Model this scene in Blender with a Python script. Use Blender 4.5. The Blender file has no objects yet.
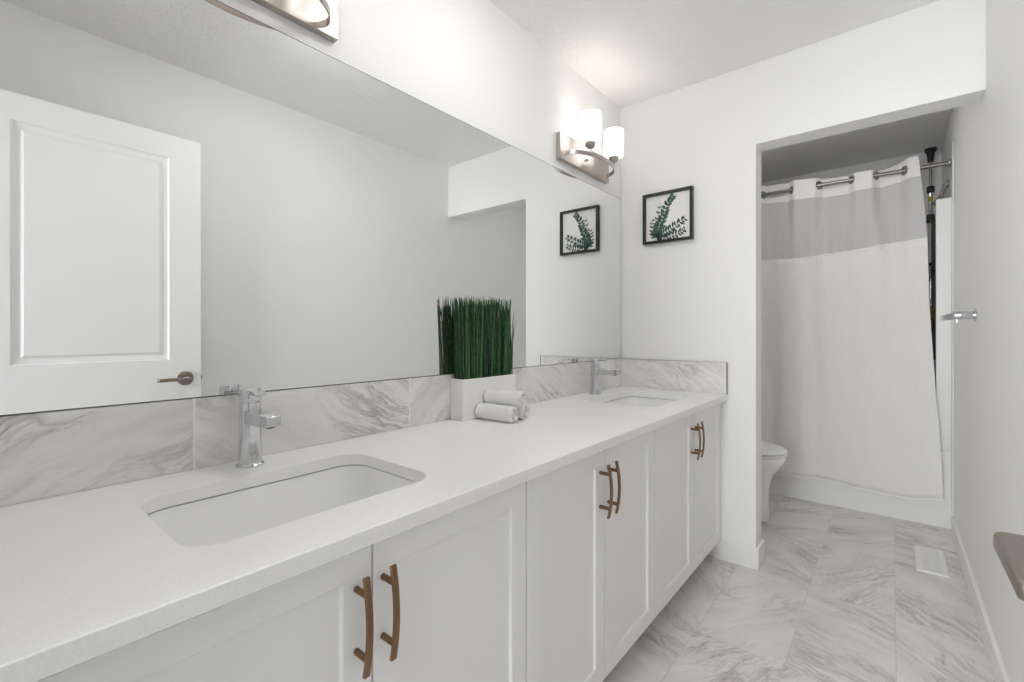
import bpy, bmesh, math, random
from mathutils import Vector, Matrix
PI = math.pi
SC = bpy.context.scene
COL = SC.collection

# ------------------------------------------------------------------ camera
cam_d = bpy.data.cameras.new('camera')
cam = bpy.data.objects.new('camera', cam_d)
COL.objects.link(cam)
cam.location = (1.2061, -2.4461, 1.1372)
cam.rotation_euler = (PI/2, 0, 0.6931)
cam_d.sensor_width = 36
cam_d.lens = 457.04/1024*36
cam_d.shift_y = -7.93/1024
cam_d.clip_start = 0.01
SC.camera = cam

# ------------------------------------------------------------------ light
world = bpy.data.worlds.new('world')
SC.world = world
world.use_nodes = True
bg = world.node_tree.nodes['Background']
bg.inputs[0].default_value = (0.96, 0.98, 1.0, 1)
bg.inputs[1].default_value = 12.0
SC.view_settings.view_transform = 'Standard'
SC.view_settings.look = 'None'
SC.view_settings.exposure = 0.64
SC.view_settings.gamma = 1.0
SC.view_settings.use_curve_mapping = False
SC.cycles.max_bounces = 16
SC.cycles.diffuse_bounces = 10
SC.cycles.glossy_bounces = 8
SC.cycles.use_denoising = True
SC.cycles.sample_clamp_indirect = 6
SHADE_EMIT = 1.5
BULB_EMIT = 4.0
ADDED_DOME_EMIT = 20.0  # strength of the added fill light over the vanity
ADDED_ALCOVE_EMIT = 10.5  # strength of the added fill light over the toilet

# added daylight fill through an unseen, made-up window beyond the doorway, behind the camera
pl = bpy.data.lights.new('added_daylight', 'AREA')
pl.shape = 'RECTANGLE'; pl.size = 1.4; pl.size_y = 1.95
pl.cycles.is_portal = True
plo = bpy.data.objects.new('added_daylight', pl)
COL.objects.link(plo)
plo.location = (0.5, -5.52, 1.275)
plo.rotation_euler = Matrix(((1,0,0),(0,0,-1),(0,1,0))).to_euler()

# ------------------------------------------------------------------ dimensions
W = 1.4774      # right wall
H = 2.44
MT, MB_ = 1.9115, 0.9897
CT, CTH, CD = 0.8318, 0.028, 0.5775
XF = 0.5444
OX, DT, T = 0.7035, 2.0482, 0.1184
YB = 1.98
YE = -2.46

# ------------------------------------------------------------------ materials
def mat(name, color, rough=0.5, metal=0.0, **kw):
    m = bpy.data.materials.new(name); m.use_nodes = True
    b = m.node_tree.nodes['Principled BSDF']
    b.inputs['Base Color'].default_value = (*color, 1)
    b.inputs['Roughness'].default_value = rough
    b.inputs['Metallic'].default_value = metal
    for k, v in kw.items():
        b.inputs[k.replace('_', ' ')].default_value = v
    return m

class NT:
    def __init__(s, m):
        s.t = m.node_tree; s.n = s.t.nodes; s.l = s.t.links; s.b = s.n['Principled BSDF']
    def new(s, typ, **kw):
        nd = s.n.new(typ)
        for k, v in kw.items(): setattr(nd, k, v)
        return nd
    def link(s, a, b): s.l.new(a, b)
    def math(s, op, a, b=None, c=None):
        nd = s.new('ShaderNodeMath', operation=op)
        for i, v in enumerate((a, b, c)):
            if v is None: continue
            if isinstance(v, (int, float)): nd.inputs[i].default_value = v
            else: s.link(v, nd.inputs[i])
        return nd.outputs[0]
    def mix(s, fac, a, b):
        nd = s.new('ShaderNodeMix', data_type='RGBA')
        for i, v in ((0, fac), (6, a), (7, b)):
            if isinstance(v, (int, float)): nd.inputs[i].default_value = v
            elif isinstance(v, tuple): nd.inputs[i].default_value = (*v, 1)
            else: s.link(v, nd.inputs[i])
        return nd.outputs[2]
    def bump(s, height, strength=0.2, dist=0.002):
        nd = s.new('ShaderNodeBump'); nd.inputs['Strength'].default_value = strength
        nd.inputs['Distance'].default_value = dist
        s.link(height, nd.inputs['Height']); s.link(nd.outputs[0], s.b.inputs['Normal'])
    def obj(s): return s.new('ShaderNodeTexCoord').outputs['Object']
    def noise(s, vec, scale, detail=4, rough=.5, dist=0):
        nd = s.new('ShaderNodeTexNoise'); nd.inputs['Scale'].default_value = scale
        nd.inputs['Detail'].default_value = detail; nd.inputs['Roughness'].default_value = rough
        nd.inputs['Distortion'].default_value = dist
        s.link(vec, nd.inputs['Vector']); return nd.outputs[0]
    def ramp(s, fac, stops):
        nd = s.new('ShaderNodeValToRGB'); e = nd.color_ramp.elements
        while len(e) < len(stops): e.new(0.5)
        for el, (p, c) in zip(e, stops):
            el.position = p; el.color = (c, c, c, 1) if isinstance(c, (int, float)) else (*c, 1)
        s.link(fac, nd.inputs[0]); return nd.outputs[0]

M = {}
M['wall'] = mat('wall_paint', (0.85, 0.85, 0.845), 0.6)
k = NT(M['wall']); k.bump(k.noise(k.obj(), 260, 3), 0.12, 0.001)
M['ceiling'] = mat('ceiling_knockdown', (0.89, 0.885, 0.875), 0.8)
k = NT(M['ceiling']); k.bump(k.ramp(k.noise(k.obj(), 55, 4, .6), [(.42, 0.), (.62, 1.)]), 0.5, 0.004)
M['carpet'] = mat('grey_carpet', (0.25, 0.24, 0.23), 0.95)
M['bedroom'] = mat('grey_bedroom_paint', (0.30, 0.31, 0.33), 0.7)
M['trim'] = mat('white_trim_paint', (0.85, 0.85, 0.84), 0.35)
M['cabinet'] = mat('white_cabinet_paint', (0.83, 0.83, 0.82), 0.38)
M['carcase'] = mat('cabinet_carcase', (0.60, 0.60, 0.58), 0.6)
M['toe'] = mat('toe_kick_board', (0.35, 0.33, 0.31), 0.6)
M['quartz'] = mat('white_quartz', (0.82, 0.815, 0.80), 0.28)
k = NT(M['quartz']); o_ = k.obj()
k.link(k.mix(k.ramp(k.noise(o_, 420, 2, .6), [(.38, 0.), (.62, 1.)]), (0.825, 0.818, 0.805), (0.87, 0.865, 0.852)), k.b.inputs['Base Color'])
M['porcelain'] = mat('white_porcelain', (0.88, 0.88, 0.87), 0.12)
M['acrylic'] = mat('white_acrylic', (0.80, 0.80, 0.79), 0.25)
M['chrome'] = mat('chrome', (0.66, 0.67, 0.69), 0.05, 1.0)
M['nickel'] = mat('brushed_nickel', (0.46, 0.42, 0.395), 0.28, 1.0)
M['bronze'] = mat('brushed_bronze', (0.25, 0.155, 0.085), 0.34, 1.0)
M['gunmetal'] = mat('dark_brushed_steel', (0.30, 0.285, 0.28), 0.35, 1.0)
M['satin'] = mat('satin_nickel', (0.33, 0.285, 0.255), 0.3, 1.0)
M['mirror'] = mat('mirror_silver', (0.885, 0.895, 0.89), 0.0, 1.0)
M['mirror_edge'] = mat('mirror_edge', (0.10, 0.12, 0.115), 0.3)
M['black'] = mat('black_frame_paint', (0.012, 0.012, 0.012), 0.35)
M['black_plastic'] = mat('black_plastic', (0.025, 0.022, 0.02), 0.4)
M['paper'] = mat('picture_paper', (0.85, 0.85, 0.83), 0.7)
M['leaf_a'] = mat('eucalyptus_dark', (0.035, 0.075, 0.062), 0.6)
M['leaf_b'] = mat('eucalyptus_teal', (0.055, 0.125, 0.10), 0.6)
M['planter'] = mat('white_ceramic_planter', (0.83, 0.82, 0.80), 0.45)
M['soil'] = mat('dark_moss', (0.02, 0.025, 0.012), 0.95)
M['grass'] = mat('green_grass', (0.04, 0.14, 0.03), 0.5)
k = NT(M['grass']); o_ = k.obj()
sep = k.new('ShaderNodeSeparateXYZ'); k.link(o_, sep.inputs[0])
nz = k.noise(o_, 95, 2)
k.link(k.mix(k.ramp(nz, [(.35, 0.), (.7, 1.)]), (0.014, 0.062, 0.016), (0.055, 0.155, 0.045)), k.b.inputs['Base Color'])
M['grass_dark'] = mat('deep_green_grass', (0.010, 0.042, 0.014), 0.45)
M['grass_pale'] = mat('grey_green_grass', (0.075, 0.16, 0.075), 0.45)
M['towel'] = mat('white_terry', (0.86, 0.855, 0.84), 0.95)
k = NT(M['towel']); k.bump(k.noise(k.obj(), 500, 3, .7), 0.7, 0.003)
M['plastic_white'] = mat('white_plastic', (0.85, 0.85, 0.84), 0.4)
M['vent_dark'] = mat('vent_dark_metal', (0.12, 0.115, 0.11), 0.7)
M['amber'] = mat('amber_bottle', (0.45, 0.16, 0.02), 0.25)
M['yellow'] = mat('yellow_label', (0.55, 0.5, 0.06), 0.4)

# glowing opal glass
m = mat('opal_glass_lit', (0.9, 0.88, 0.85), 0.3); M['opal'] = m
m.node_tree.nodes['Principled BSDF'].inputs['Emission Color'].default_value = (1.0, 0.965, 0.925, 1)
m.node_tree.nodes['Principled BSDF'].inputs['Emission Strength'].default_value = SHADE_EMIT

m = mat('added_dome_lit', (0.9, 0.88, 0.85), 0.3); M['added_dome'] = m  # glow of the fill light added over the vanity
m.node_tree.nodes['Principled BSDF'].inputs['Emission Color'].default_value = (1.0, 0.985, 0.972, 1)
m.node_tree.nodes['Principled BSDF'].inputs['Emission Strength'].default_value = ADDED_DOME_EMIT

m = m.copy(); m.name = 'added_alcove_lit'; M['added_alcove'] = m  # weaker glow for the fill light added in the alcove
m.node_tree.nodes['Principled BSDF'].inputs['Emission Strength'].default_value = ADDED_ALCOVE_EMIT

m = m.copy(); m.name = 'lit_bulb'; M['bulb'] = m
m.node_tree.nodes['Principled BSDF'].inputs['Emission Strength'].default_value = BULB_EMIT

# curtain cloths
M['cloth'] = mat('white_waffle_cloth', (0.80, 0.79, 0.785), 0.9)
k = NT(M['cloth']); o_ = k.obj()
sp = k.new('ShaderNodeSeparateXYZ'); k.link(o_, sp.inputs[0])
wx = k.math('SINE', k.math('MULTIPLY', sp.outputs[0], 520)); wz = k.math('SINE', k.math('MULTIPLY', sp.outputs[2], 520))
k.bump(k.math('MAXIMUM', wx, wz), 0.35, 0.002)
M['band'] = mat('white_band_cloth', (0.86, 0.845, 0.84), 0.8)
m = mat('sheer_voile', (0.80, 0.79, 0.79), 0.8); M['sheer'] = m
k = NT(m)
tr = k.new('ShaderNodeBsdfTransparent'); tl = k.new('ShaderNodeBsdfTranslucent'); tl.inputs[0].default_value = (.8, .79, .79, 1)
m1 = k.new('ShaderNodeMixShader'); m1.inputs[0].default_value = 0.25
m2 = k.new('ShaderNodeMixShader'); m2.inputs[0].default_value = 0.16
out = k.n['Material Output']
k.link(k.b.outputs[0], m1.inputs[1]); k.link(tl.outputs[0], m1.inputs[2])
k.link(m1.outputs[0], m2.inputs[1]); k.link(tr.outputs[0], m2.inputs[2]); k.link(m2.outputs[0], out.inputs[0])

def marble(name, iu, iv, ju, jv, su, sv, grout, ang0, angj, base, dark, flip=True, gw=0.0013, veinscale=1.0, rough=0.22, vein_amt=0.9):
    """Polished marble-look tile: u,v axes of the object space, joints at ju+n*su, jv+n*sv."""
    m = mat(name, base, rough); k = NT(m)
    sp = k.new('ShaderNodeSeparateXYZ'); k.link(k.obj(), sp.inputs[0])
    u, v = sp.outputs[iu], sp.outputs[iv]
    def cell(x, j, s):
        t = k.math('DIVIDE', k.math('SUBTRACT', x, j), s)
        i = k.math('FLOOR', t); fr = k.math('SUBTRACT', t, i)
        d = k.math('MULTIPLY', k.math('MINIMUM', fr, k.math('SUBTRACT', 1.0, fr)), s)
        return i, d
    i, du = cell(u, ju, su); j, dv = cell(v, jv, sv)
    idv = k.new('ShaderNodeCombineXYZ'); k.link(i, idv.inputs[0]); k.link(j, idv.inputs[1]); idv.inputs[2].default_value = 3.7
    wn = k.new('ShaderNodeTexWhiteNoise', noise_dimensions='3D'); k.link(idv.outputs[0], wn.inputs['Vector'])
    wsep = k.new('ShaderNodeSeparateColor'); k.link(wn.outputs['Color'], wsep.inputs[0])
    r1, r2, r3 = wsep.outputs[0], wsep.outputs[1], wsep.outputs[2]
    sgn = k.math('SUBTRACT', k.math('MULTIPLY', k.math('GREATER_THAN', r1, 0.5), 2.0), 1.0) if flip else 1.0
    ang = k.math('ADD', k.math('MULTIPLY', sgn, ang0), k.math('MULTIPLY', k.math('SUBTRACT', r2, 0.5), angj))
    uv = k.new('ShaderNodeCombineXYZ'); k.link(u, uv.inputs[0]); k.link(v, uv.inputs[1])
    k.link(k.math('MULTIPLY', r3, 9.0), uv.inputs[2])
    off = k.new('ShaderNodeVectorMath', operation='MULTIPLY_ADD')
    k.link(wn.outputs['Color'], off.inputs[0]); off.inputs[1].default_value = (7, 7, 7); k.link(uv.outputs[0], off.inputs[2])
    rot = k.new('ShaderNodeVectorRotate', rotation_type='Z_AXIS'); k.link(off.outputs[0], rot.inputs['Vector']); k.link(ang, rot.inputs['Angle'])
    wob = k.new('ShaderNodeTexNoise'); wob.inputs['Scale'].default_value = 3.2*veinscale; wob.inputs['Detail'].default_value = 3
    k.link(rot.outputs[0], wob.inputs['Vector'])
    warp = k.new('ShaderNodeVectorMath', operation='MULTIPLY_ADD')
    k.link(wob.outputs['Color'], warp.inputs[0]); warp.inputs[1].default_value = (0.16, 0.16, 0.0); k.link(rot.outputs[0], warp.inputs[2])
    st = k.new('ShaderNodeMapping'); st.inputs['Scale'].default_value = (1.2, 7.5, 1); k.link(warp.outputs[0], st.inputs['Vector'])
    n1 = k.noise(st.outputs[0], 2.3*veinscale, 6, .62)
    # thin veins where the stretched noise crosses its mean
    vein = k.math('ABSOLUTE', k.math('SUBTRACT', n1, 0.5))
    thin = k.ramp(vein, [(0.0, 1.0), (0.012, 0.55), (0.055, 0.0)])
    n2 = k.noise(st.outputs[0], 4.8*veinscale, 5, .65)
    fine = k.ramp(k.math('ABSOLUTE', k.math('SUBTRACT', n2, 0.48)), [(0.0, 0.8), (0.03, 0.0)])
    st2 = k.new('ShaderNodeMapping'); st2.inputs['Scale'].default_value = (1.0, 2.2, 1); k.link(warp.outputs[0], st2.inputs['Vector'])
    patch = k.ramp(k.noise(st2.outputs[0], 2.6*veinscale, 3, .5), [(0.42, 0.0), (0.60, 1.0)])
    cloud = k.ramp(k.noise(st.outputs[0], 1.3*veinscale, 5, .6), [(0.42, 0.0), (0.68, 1.0)])
    n3 = k.noise(st2.outputs[0], 2.1*veinscale, 4, .55)
    crack = k.ramp(k.math('ABSOLUTE', k.math('SUBTRACT', n3, 0.52)), [(0.0, 1.0), (0.006, 0.6), (0.02, 0.0)])
    thin = k.math('MAXIMUM', thin, k.math('MULTIPLY', crack, 0.8))
    amount = k.math('MULTIPLY', k.math('MAXIMUM', thin, k.math('MULTIPLY', fine, 0.7)), k.math('ADD', k.math('MULTIPLY', patch, 0.9), 0.10))
    amount = k.math('MINIMUM', k.math('ADD', k.math('MULTIPLY', amount, vein_amt), k.math('MULTIPLY', cloud, 0.26)), 1.0)
    c = k.mix(amount, base, dark)
    g = k.math('LESS_THAN', k.math('MINIMUM', du, dv), gw)
    c = k.mix(g, c, grout)
    k.link(c, k.b.inputs['Base Color'])
    k.link(k.math('ADD', k.math('MULTIPLY', g, 0.5), rough), k.b.inputs['Roughness'])
    return m
M['floor'] = marble('marble_floor_tile', 0, 1, 0.628, -0.06, 0.295, 0.595, (0.50, 0.485, 0.46), 0.75, 1.1,
                    (0.76, 0.74, 0.72), (0.37, 0.33, 0.31), vein_amt=0.78)
M['splash'] = marble('marble_splash_tile', 1, 2, -2.113, 0.4, 0.594, 2.0, (0.78, 0.77, 0.75), 0.55, 0.5,
                     (0.79, 0.78, 0.765), (0.36, 0.335, 0.315), True, 0.002, 0.9)
M['splash_end'] = marble('marble_splash_end_tile', 0, 2, -0.3, 0.4, 3.0, 2.0, (0.78, 0.77, 0.75), 0.5, 0.1,
                     (0.82, 0.81, 0.795), (0.47, 0.45, 0.43), False, 0.001, 1.0)

# ------------------------------------------------------------------ mesh helpers
def NB(): return bmesh.new()
def box(bm, x0, x1, y0, y1, z0, z1, bev=0.0, seg=2, mi=0, rot=None):
    r = bmesh.ops.create_cube(bm, size=1.0)
    vs = r['verts']
    for v in vs:
        v.co = Vector(((x0+x1)/2 + v.co.x*(x1-x0), (y0+y1)/2 + v.co.y*(y1-y0), (z0+z1)/2 + v.co.z*(z1-z0)))
    es = list({e for v in vs for e in v.link_edges}); fs = list({f for v in vs for f in v.link_faces})
    if bev > 0:
        rr = bmesh.ops.bevel(bm, geom=es, offset=bev, segments=seg, affect='EDGES', profile=0.5)
        fs = list({f for f in rr['faces']} | {f for f in fs if f.is_valid})
        vs = list({v for f in fs for v in f.verts})
    for f in fs: f.material_index = mi
    if rot is not None:
        for v in vs: v.co = rot @ v.co
    return vs
def cyl(bm, p0, p1, r0, r1=None, n=28, mi=0, bev=0.0, caps=True):
    p0, p1 = Vector(p0), Vector(p1); r1 = r0 if r1 is None else r1
    L = (p1-p0).length; q = Vector((0, 0, 1)).rotation_difference((p1-p0).normalized())
    prof = [(r0, 0), (r1, L)]
    if bev > 0: prof = [(r0-bev, 0), (r0-bev*.3, bev*.3), (r0, bev), (r1, L-bev), (r1-bev*.3, L-bev*.3), (r1-bev, L)]
    return lathe(bm, prof, n, mi, lambda v: p0 + q @ v, caps)
def lathe(bm, prof, n=28, mi=0, tf=None, caps=True, sx=1.0, sy=1.0):
    rings = []
    for r, z in prof:
        ring = []
        for i in range(n):
            a = 2*PI*i/n
            co = Vector((r*math.cos(a)*sx, r*math.sin(a)*sy, z))
            ring.append(bm.verts.new(tf(co) if tf else co))
        rings.append(ring)
    return skin(bm, rings, True, caps, mi)
def skin(bm, rings, closed=True, caps=True, mi=0):
    n = len(rings[0])
    for a, b in zip(rings, rings[1:]):
        for i in range(n if closed else n-1):
            j = (i+1) % n
            f = bm.faces.new((a[i], a[j], b[j], b[i])); f.material_index = mi
    if caps:
        for ring, rev in ((rings[0], True), (rings[-1], False)):
            f = bm.faces.new(ring[::-1] if rev else ring); f.material_index = mi
    return [v for r in rings for v in r]
def loft(bm, loops, mi=0, caps=(True, True)):
    rings = [[bm.verts.new(Vector(p)) for p in lp] for lp in loops]
    skin(bm, rings, True, False, mi)
    if caps[0]: bm.faces.new(rings[0][::-1]).material_index = mi
    if caps[1]: bm.faces.new(rings[-1]).material_index = mi
    return rings
def tube(bm, pts, r, n=12, mi=0, ry=None, caps=True, up=(0, 0, 1)):
    """sweep an ellipse (r along side, ry along up) over pts"""
    pts = [Vector(p) for p in pts]; ry = r if ry is None else ry
    rings = []
    for i, p in enumerate(pts):
        t = (pts[min(i+1, len(pts)-1)] - pts[max(i-1, 0)]).normalized()
        u = Vector(up); s = t.cross(u)
        if s.length < 1e-4: s = t.cross(Vector((1, 0, 0)))
        s.normalize(); w = s.cross(t).normalized()
        rings.append([bm.verts.new(p + s*r*math.cos(2*PI*j/n) + w*ry*math.sin(2*PI*j/n)) for j in range(n)])
    return skin(bm, rings, True, caps, mi)
def sweep_rect(bm, pts, a, b, up=(0, 0, 1), mi=0):
    """sweep a rectangle: a across, b along up"""
    pts = [Vector(p) for p in pts]; rings = []
    for i, p in enumerate(pts):
        t = (pts[min(i+1, len(pts)-1)] - pts[max(i-1, 0)]).normalized()
        s = t.cross(Vector(up)).normalized(); w = s.cross(t).normalized()
        rings.append([bm.verts.new(p + s*a*x/2 + w*b*y/2) for x, y in ((-1, -1), (1, -1), (1, 1), (-1, 1))])
    return skin(bm, rings, True, True, mi)
def rrect(x0, x1, y0, y1, r, n=7):
    pts = []
    for cx, cy, a0 in ((x1-r, y1-r, 0), (x0+r, y1-r, PI/2), (x0+r, y0+r, PI), (x1-r, y0+r, 1.5*PI)):
        for i in range(n+1):
            a = a0 + PI/2*i/n
            pts.append((cx + r*math.cos(a), cy + r*math.sin(a)))
    return pts
def link(name, bm, mats, parent=None, smooth=None, bevel=0.0, loc=None):
    bmesh.ops.recalc_face_normals(bm, faces=bm.faces[:])
    me = bpy.data.meshes.new(name)
    bm.to_mesh(me); bm.free()
    for mm in (mats if isinstance(mats, (list, tuple)) else [mats]): me.materials.append(mm)
    if smooth is not None:
        me.polygons.foreach_set('use_smooth', [True]*len(me.polygons))
        me.set_sharp_from_angle(angle=math.radians(smooth))
    o = bpy.data.objects.new(name, me); COL.objects.link(o)
    if parent is not None:
        o.parent = parent
        # meshes are written in world coordinates: bring them into the parent's space
        chain = Vector((0, 0, 0)); q = parent
        while q is not None: chain += q.location; q = q.parent
        if loc is None:
            me.transform(Matrix.Translation(-chain))
    if bevel > 0:
        md = o.modifiers.new('Bevel', 'BEVEL'); md.width = bevel; md.segments = 2; md.limit_method = 'ANGLE'; md.angle_limit = math.radians(40)
    return o
def thing(name, label, cat, loc, group=None):
    o = bpy.data.objects.new(name, None); COL.objects.link(o); o.location = loc
    o.empty_display_size = 0.05
    return tag(o, label, cat, group)
def tag(o, label, cat, group=None):
    o['label'] = label; o['category'] = cat
    if group: o['group'] = group
    return o
def copy_thing(src, delta, label):
    def cp(o, par):
        c = o.copy(); COL.objects.link(c)
        if par is not None: c.parent = par
        for ch in list(o.children): cp(ch, c)
        return c
    c = cp(src, None); c.location = src.location + Vector(delta); c['label'] = label
    return c
def struct(name, bm, mats, smooth=None, bevel=0.0, label=None, cat=None, parent=None):
    o = link(name, bm, mats, parent, smooth, bevel)
    if parent is None:
        o['kind'] = 'structure'
        if label: o['label'] = label; o['category'] = cat
    return o

# ------------------------------------------------------------------ room shell
bm = NB(); box(bm, -0.106, W+0.1, YE-0.12, YB+0.1, -0.05, 0.0)
struct('floor', bm, M['floor'], label='pale grey marble-look floor of large tiles with diagonal veins', cat='floor')
bm = NB(); box(bm, -0.106, W+0.1, YE-0.12, YB+0.1, H, H+0.05)
struct('ceiling', bm, M['ceiling'], label='white textured ceiling above the vanity and alcove', cat='ceiling')
bm = NB(); box(bm, -0.106, -0.006, YE-0.12, YB+0.1, 0, H)
struct('wall_left', bm, M['wall'], label='white painted wall behind the long mirror', cat='wall')
bm = NB(); box(bm, W, W+0.1, YE-0.12, YB+0.1, 0, H)
struct('wall_right', bm, M['wall'], label='white painted wall on the right holding the chrome paper holder', cat='wall')
bm = NB(); box(bm, -0.006, W, YB, YB+0.1, 0, H)
struct('wall_back', bm, M['wall'], label='white wall behind the bathtub', cat='wall')
bm = NB()      # far wall with the opening to the toilet and tub: an inverted L
prof = [(-0.006, 0), (OX, 0), (OX, DT), (W, DT), (W, H), (-0.006, H)]
a = [bm.verts.new((x, 0, z)) for x, z in prof]; b = [bm.verts.new((x, T, z)) for x, z in prof]
bm.faces.new(a); bm.faces.new(b[::-1])
for i in range(6):
    j = (i+1) % 6; bm.faces.new((a[i], b[i], b[j], a[j]))
struct('wall_far', bm, M['wall'], bevel=0.002, label='white end wall with the framed print and opening to the tub alcove', cat='wall')
bm = NB()
prof = [(-0.006, 0), (0.58, 0), (0.58, 2.06), (1.35, 2.06), (1.35, 0), (W, 0), (W, H), (-0.006, H)]
a = [bm.verts.new((x, YE-0.12, z)) for x, z in prof]; b = [bm.verts.new((x, YE, z)) for x, z in prof]
bm.faces.new(a); bm.faces.new(b[::-1])
for i in range(8):
    j = (i+1) % 8; bm.faces.new((a[i], b[i], b[j], a[j]))
struct('wall_entry', bm, M['wall'], label='white wall with the entrance doorway behind the camera', cat='wall')
# the unseen room beyond the doorway (behind the camera), its window added for fill
bm = NB(); box(bm, -1.6, 3.4, -5.6, YE-0.1201, -0.05, 0.0)
struct('floor_bedroom', bm, M['carpet'], label='grey carpet of the room beyond the doorway', cat='floor')
bm = NB(); box(bm, -1.6, 3.4, -5.6, YE-0.1201, H, H+0.05)
struct('ceiling_bedroom', bm, M['ceiling'], label='white ceiling of the room beyond the doorway', cat='ceiling')
bm = NB(); box(bm, -1.6, -1.5, -5.5, YE-0.1201, 0, H)
struct('wall_bedroom_left', bm, M['bedroom'], label='left wall of the room beyond the doorway', cat='wall')
bm = NB(); box(bm, 3.3, 3.4, -5.5, YE-0.1201, 0, H)
struct('wall_bedroom_right', bm, M['bedroom'], label='right wall of the room beyond the doorway', cat='wall')
bm = NB(); box(bm, -1.5, -0.1065, YE-0.24, YE-0.1201, 0, H); box(bm, W+0.1005, 3.3, YE-0.24, YE-0.1201, 0, H)
struct('wall_bedroom_front', bm, M['bedroom'], label='wall of the room beyond on either side of the doorway', cat='wall')
bm = NB(); box(bm, -1.5, -0.2, -5.6, -5.5, 0, H); box(bm, 1.2, 3.3, -5.6, -5.5, 0, H); box(bm, -0.2, 1.2, -5.6, -5.5, 0, 0.3); box(bm, -0.2, 1.2, -5.6, -5.5, 2.25, H)
struct('wall_bedroom_back', bm, M['bedroom'], label='far wall of the room beyond with an added window', cat='wall')
bm = NB()
for x in (-0.2, 0.48, 1.16): box(bm, x, x+0.04, -5.58, -5.53, 0.3, 2.25, 0.004)
for z in (0.3, 2.21): box(bm, -0.16, 1.16, -5.579, -5.531, z, z+0.04, 0.004)
struct('added_window_1', bm, M['trim'], label='unseen white-framed window added for daylight in the room beyond the doorway', cat='window')
# baseboards
def bboard(bm, x0, x1, y0, y1): box(bm, x0, x1, y0, y1, 0.0, 0.1, 0.003, 2)
bm = NB(); box(bm, W-0.013, W, YE, 1.12, 0.0, 0.1, 0.002, 1)
struct('baseboard_right', bm, M['trim'], label='white baseboard along the right wall', cat='baseboard')
bm = NB()
P_ = [(0.51, 0), (0.51, -0.013), (OX+0.013, -0.013), (OX+0.013, T+0.013), (0.45, T+0.013), (0.45, T), (OX, T), (OX, 0)]
a = [bm.verts.new((x, y, 0)) for x, y in P_]; b = [bm.verts.new((x, y, 0.1)) for x, y in P_]
bm.faces.new(a[::-1]); bm.faces.new(b)
for i in range(8):
    j = (i+1) % 8; bm.faces.new((a[i], a[j], b[j], b[i]))
struct('baseboard_far', bm, M['trim'], bevel=0.002, label='white baseboard wrapping the end of the wall beside the vanity', cat='baseboard')

# entrance door, swung open along the right wall (seen in the mirror)
def panel_slab(bm, x0, x1, y0, y1, z0, z1, cells, prof, side=-1, mi=0):
    """slab in the Y-Z plane; the face at x0 (side=-1) or x1 carries recessed panels.
    cells: list of (za, zb, iy0, iy1, iz0, iz1) stacked in z and filling z0..z1; prof: list of (inset, depth)"""
    fx = x0 if side < 0 else x1; bx = x1 if side < 0 else x0
    sg = 1 if side < 0 else -1
    V = {}
    def vt(x, y, z):
        key = (round(x, 5), round(y, 5), round(z, 5))
        if key not in V: V[key] = bm.verts.new((x, y, z))
        return V[key]
    def face(ps):
        vs = [vt(*p) for p in ps]
        f = bm.faces.new(vs); f.material_index = mi
    def ring(x, ya, yb, za, zb): return [(x, ya, za), (x, yb, za), (x, yb, zb), (x, ya, zb)]
    for za, zb, iy0, iy1, iz0, iz1 in cells:
        cur = ring(fx, y0, y1, za, zb); nxt = ring(fx, iy0, iy1, iz0, iz1)
        seq = [cur, nxt] + [ring(fx+sg*d, iy0+i, iy1-i, iz0+i, iz1-i) for i, d in prof]
        for A, B in zip(seq, seq[1:]):
            for i in range(4):
                j = (i+1) % 4; face((A[i], A[j], B[j], B[i]))
        face(seq[-1])
    face(ring(bx, y0, y1, z0, z1))
    zs = sorted({z0, z1} | {c[0] for c in cells} | {c[1] for c in cells})
    for y in (y0, y1):
        face([(bx, y, z0)] + [(fx, y, z) for z in zs] + [(bx, y, z1)])
    for z in (z0, z1):
        face([(fx, y0, z), (fx, y1, z), (bx, y1, z), (bx, y0, z)])
DX, DY0, DY1 = 1.35, -2.455, -1.711
bm = NB()
panel_slab(bm, DX, DX+0.035, DY0, DY1, 0.012, 2.05,
    [(0.012, 0.90, DY0+0.125, DY1-0.125, 0.2, 0.80), (0.90, 2.05, DY0+0.125, DY1-0.125, 1.014, 1.945)],
    [(0.004, 0.007), (0.018, 0.010), (0.026, 0.010), (0.036, 0.004)])
door = struct('door_1', bm, M['trim'], bevel=0.001, label='white two-panel entrance door standing open along the right wall', cat='door')
# lever on the room-side face
HY, HZ = -1.775, 0.925
bm = NB(); cyl(bm, (DX+0.001, HY, HZ), (DX-0.010, HY, HZ), 0.033, bev=0.004, n=36); ros = link('rosette', bm, M['satin'], door, 35)
bm = NB()
cyl(bm, (DX-0.009, HY, HZ), (DX-0.044, HY, HZ), 0.0105)
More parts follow.
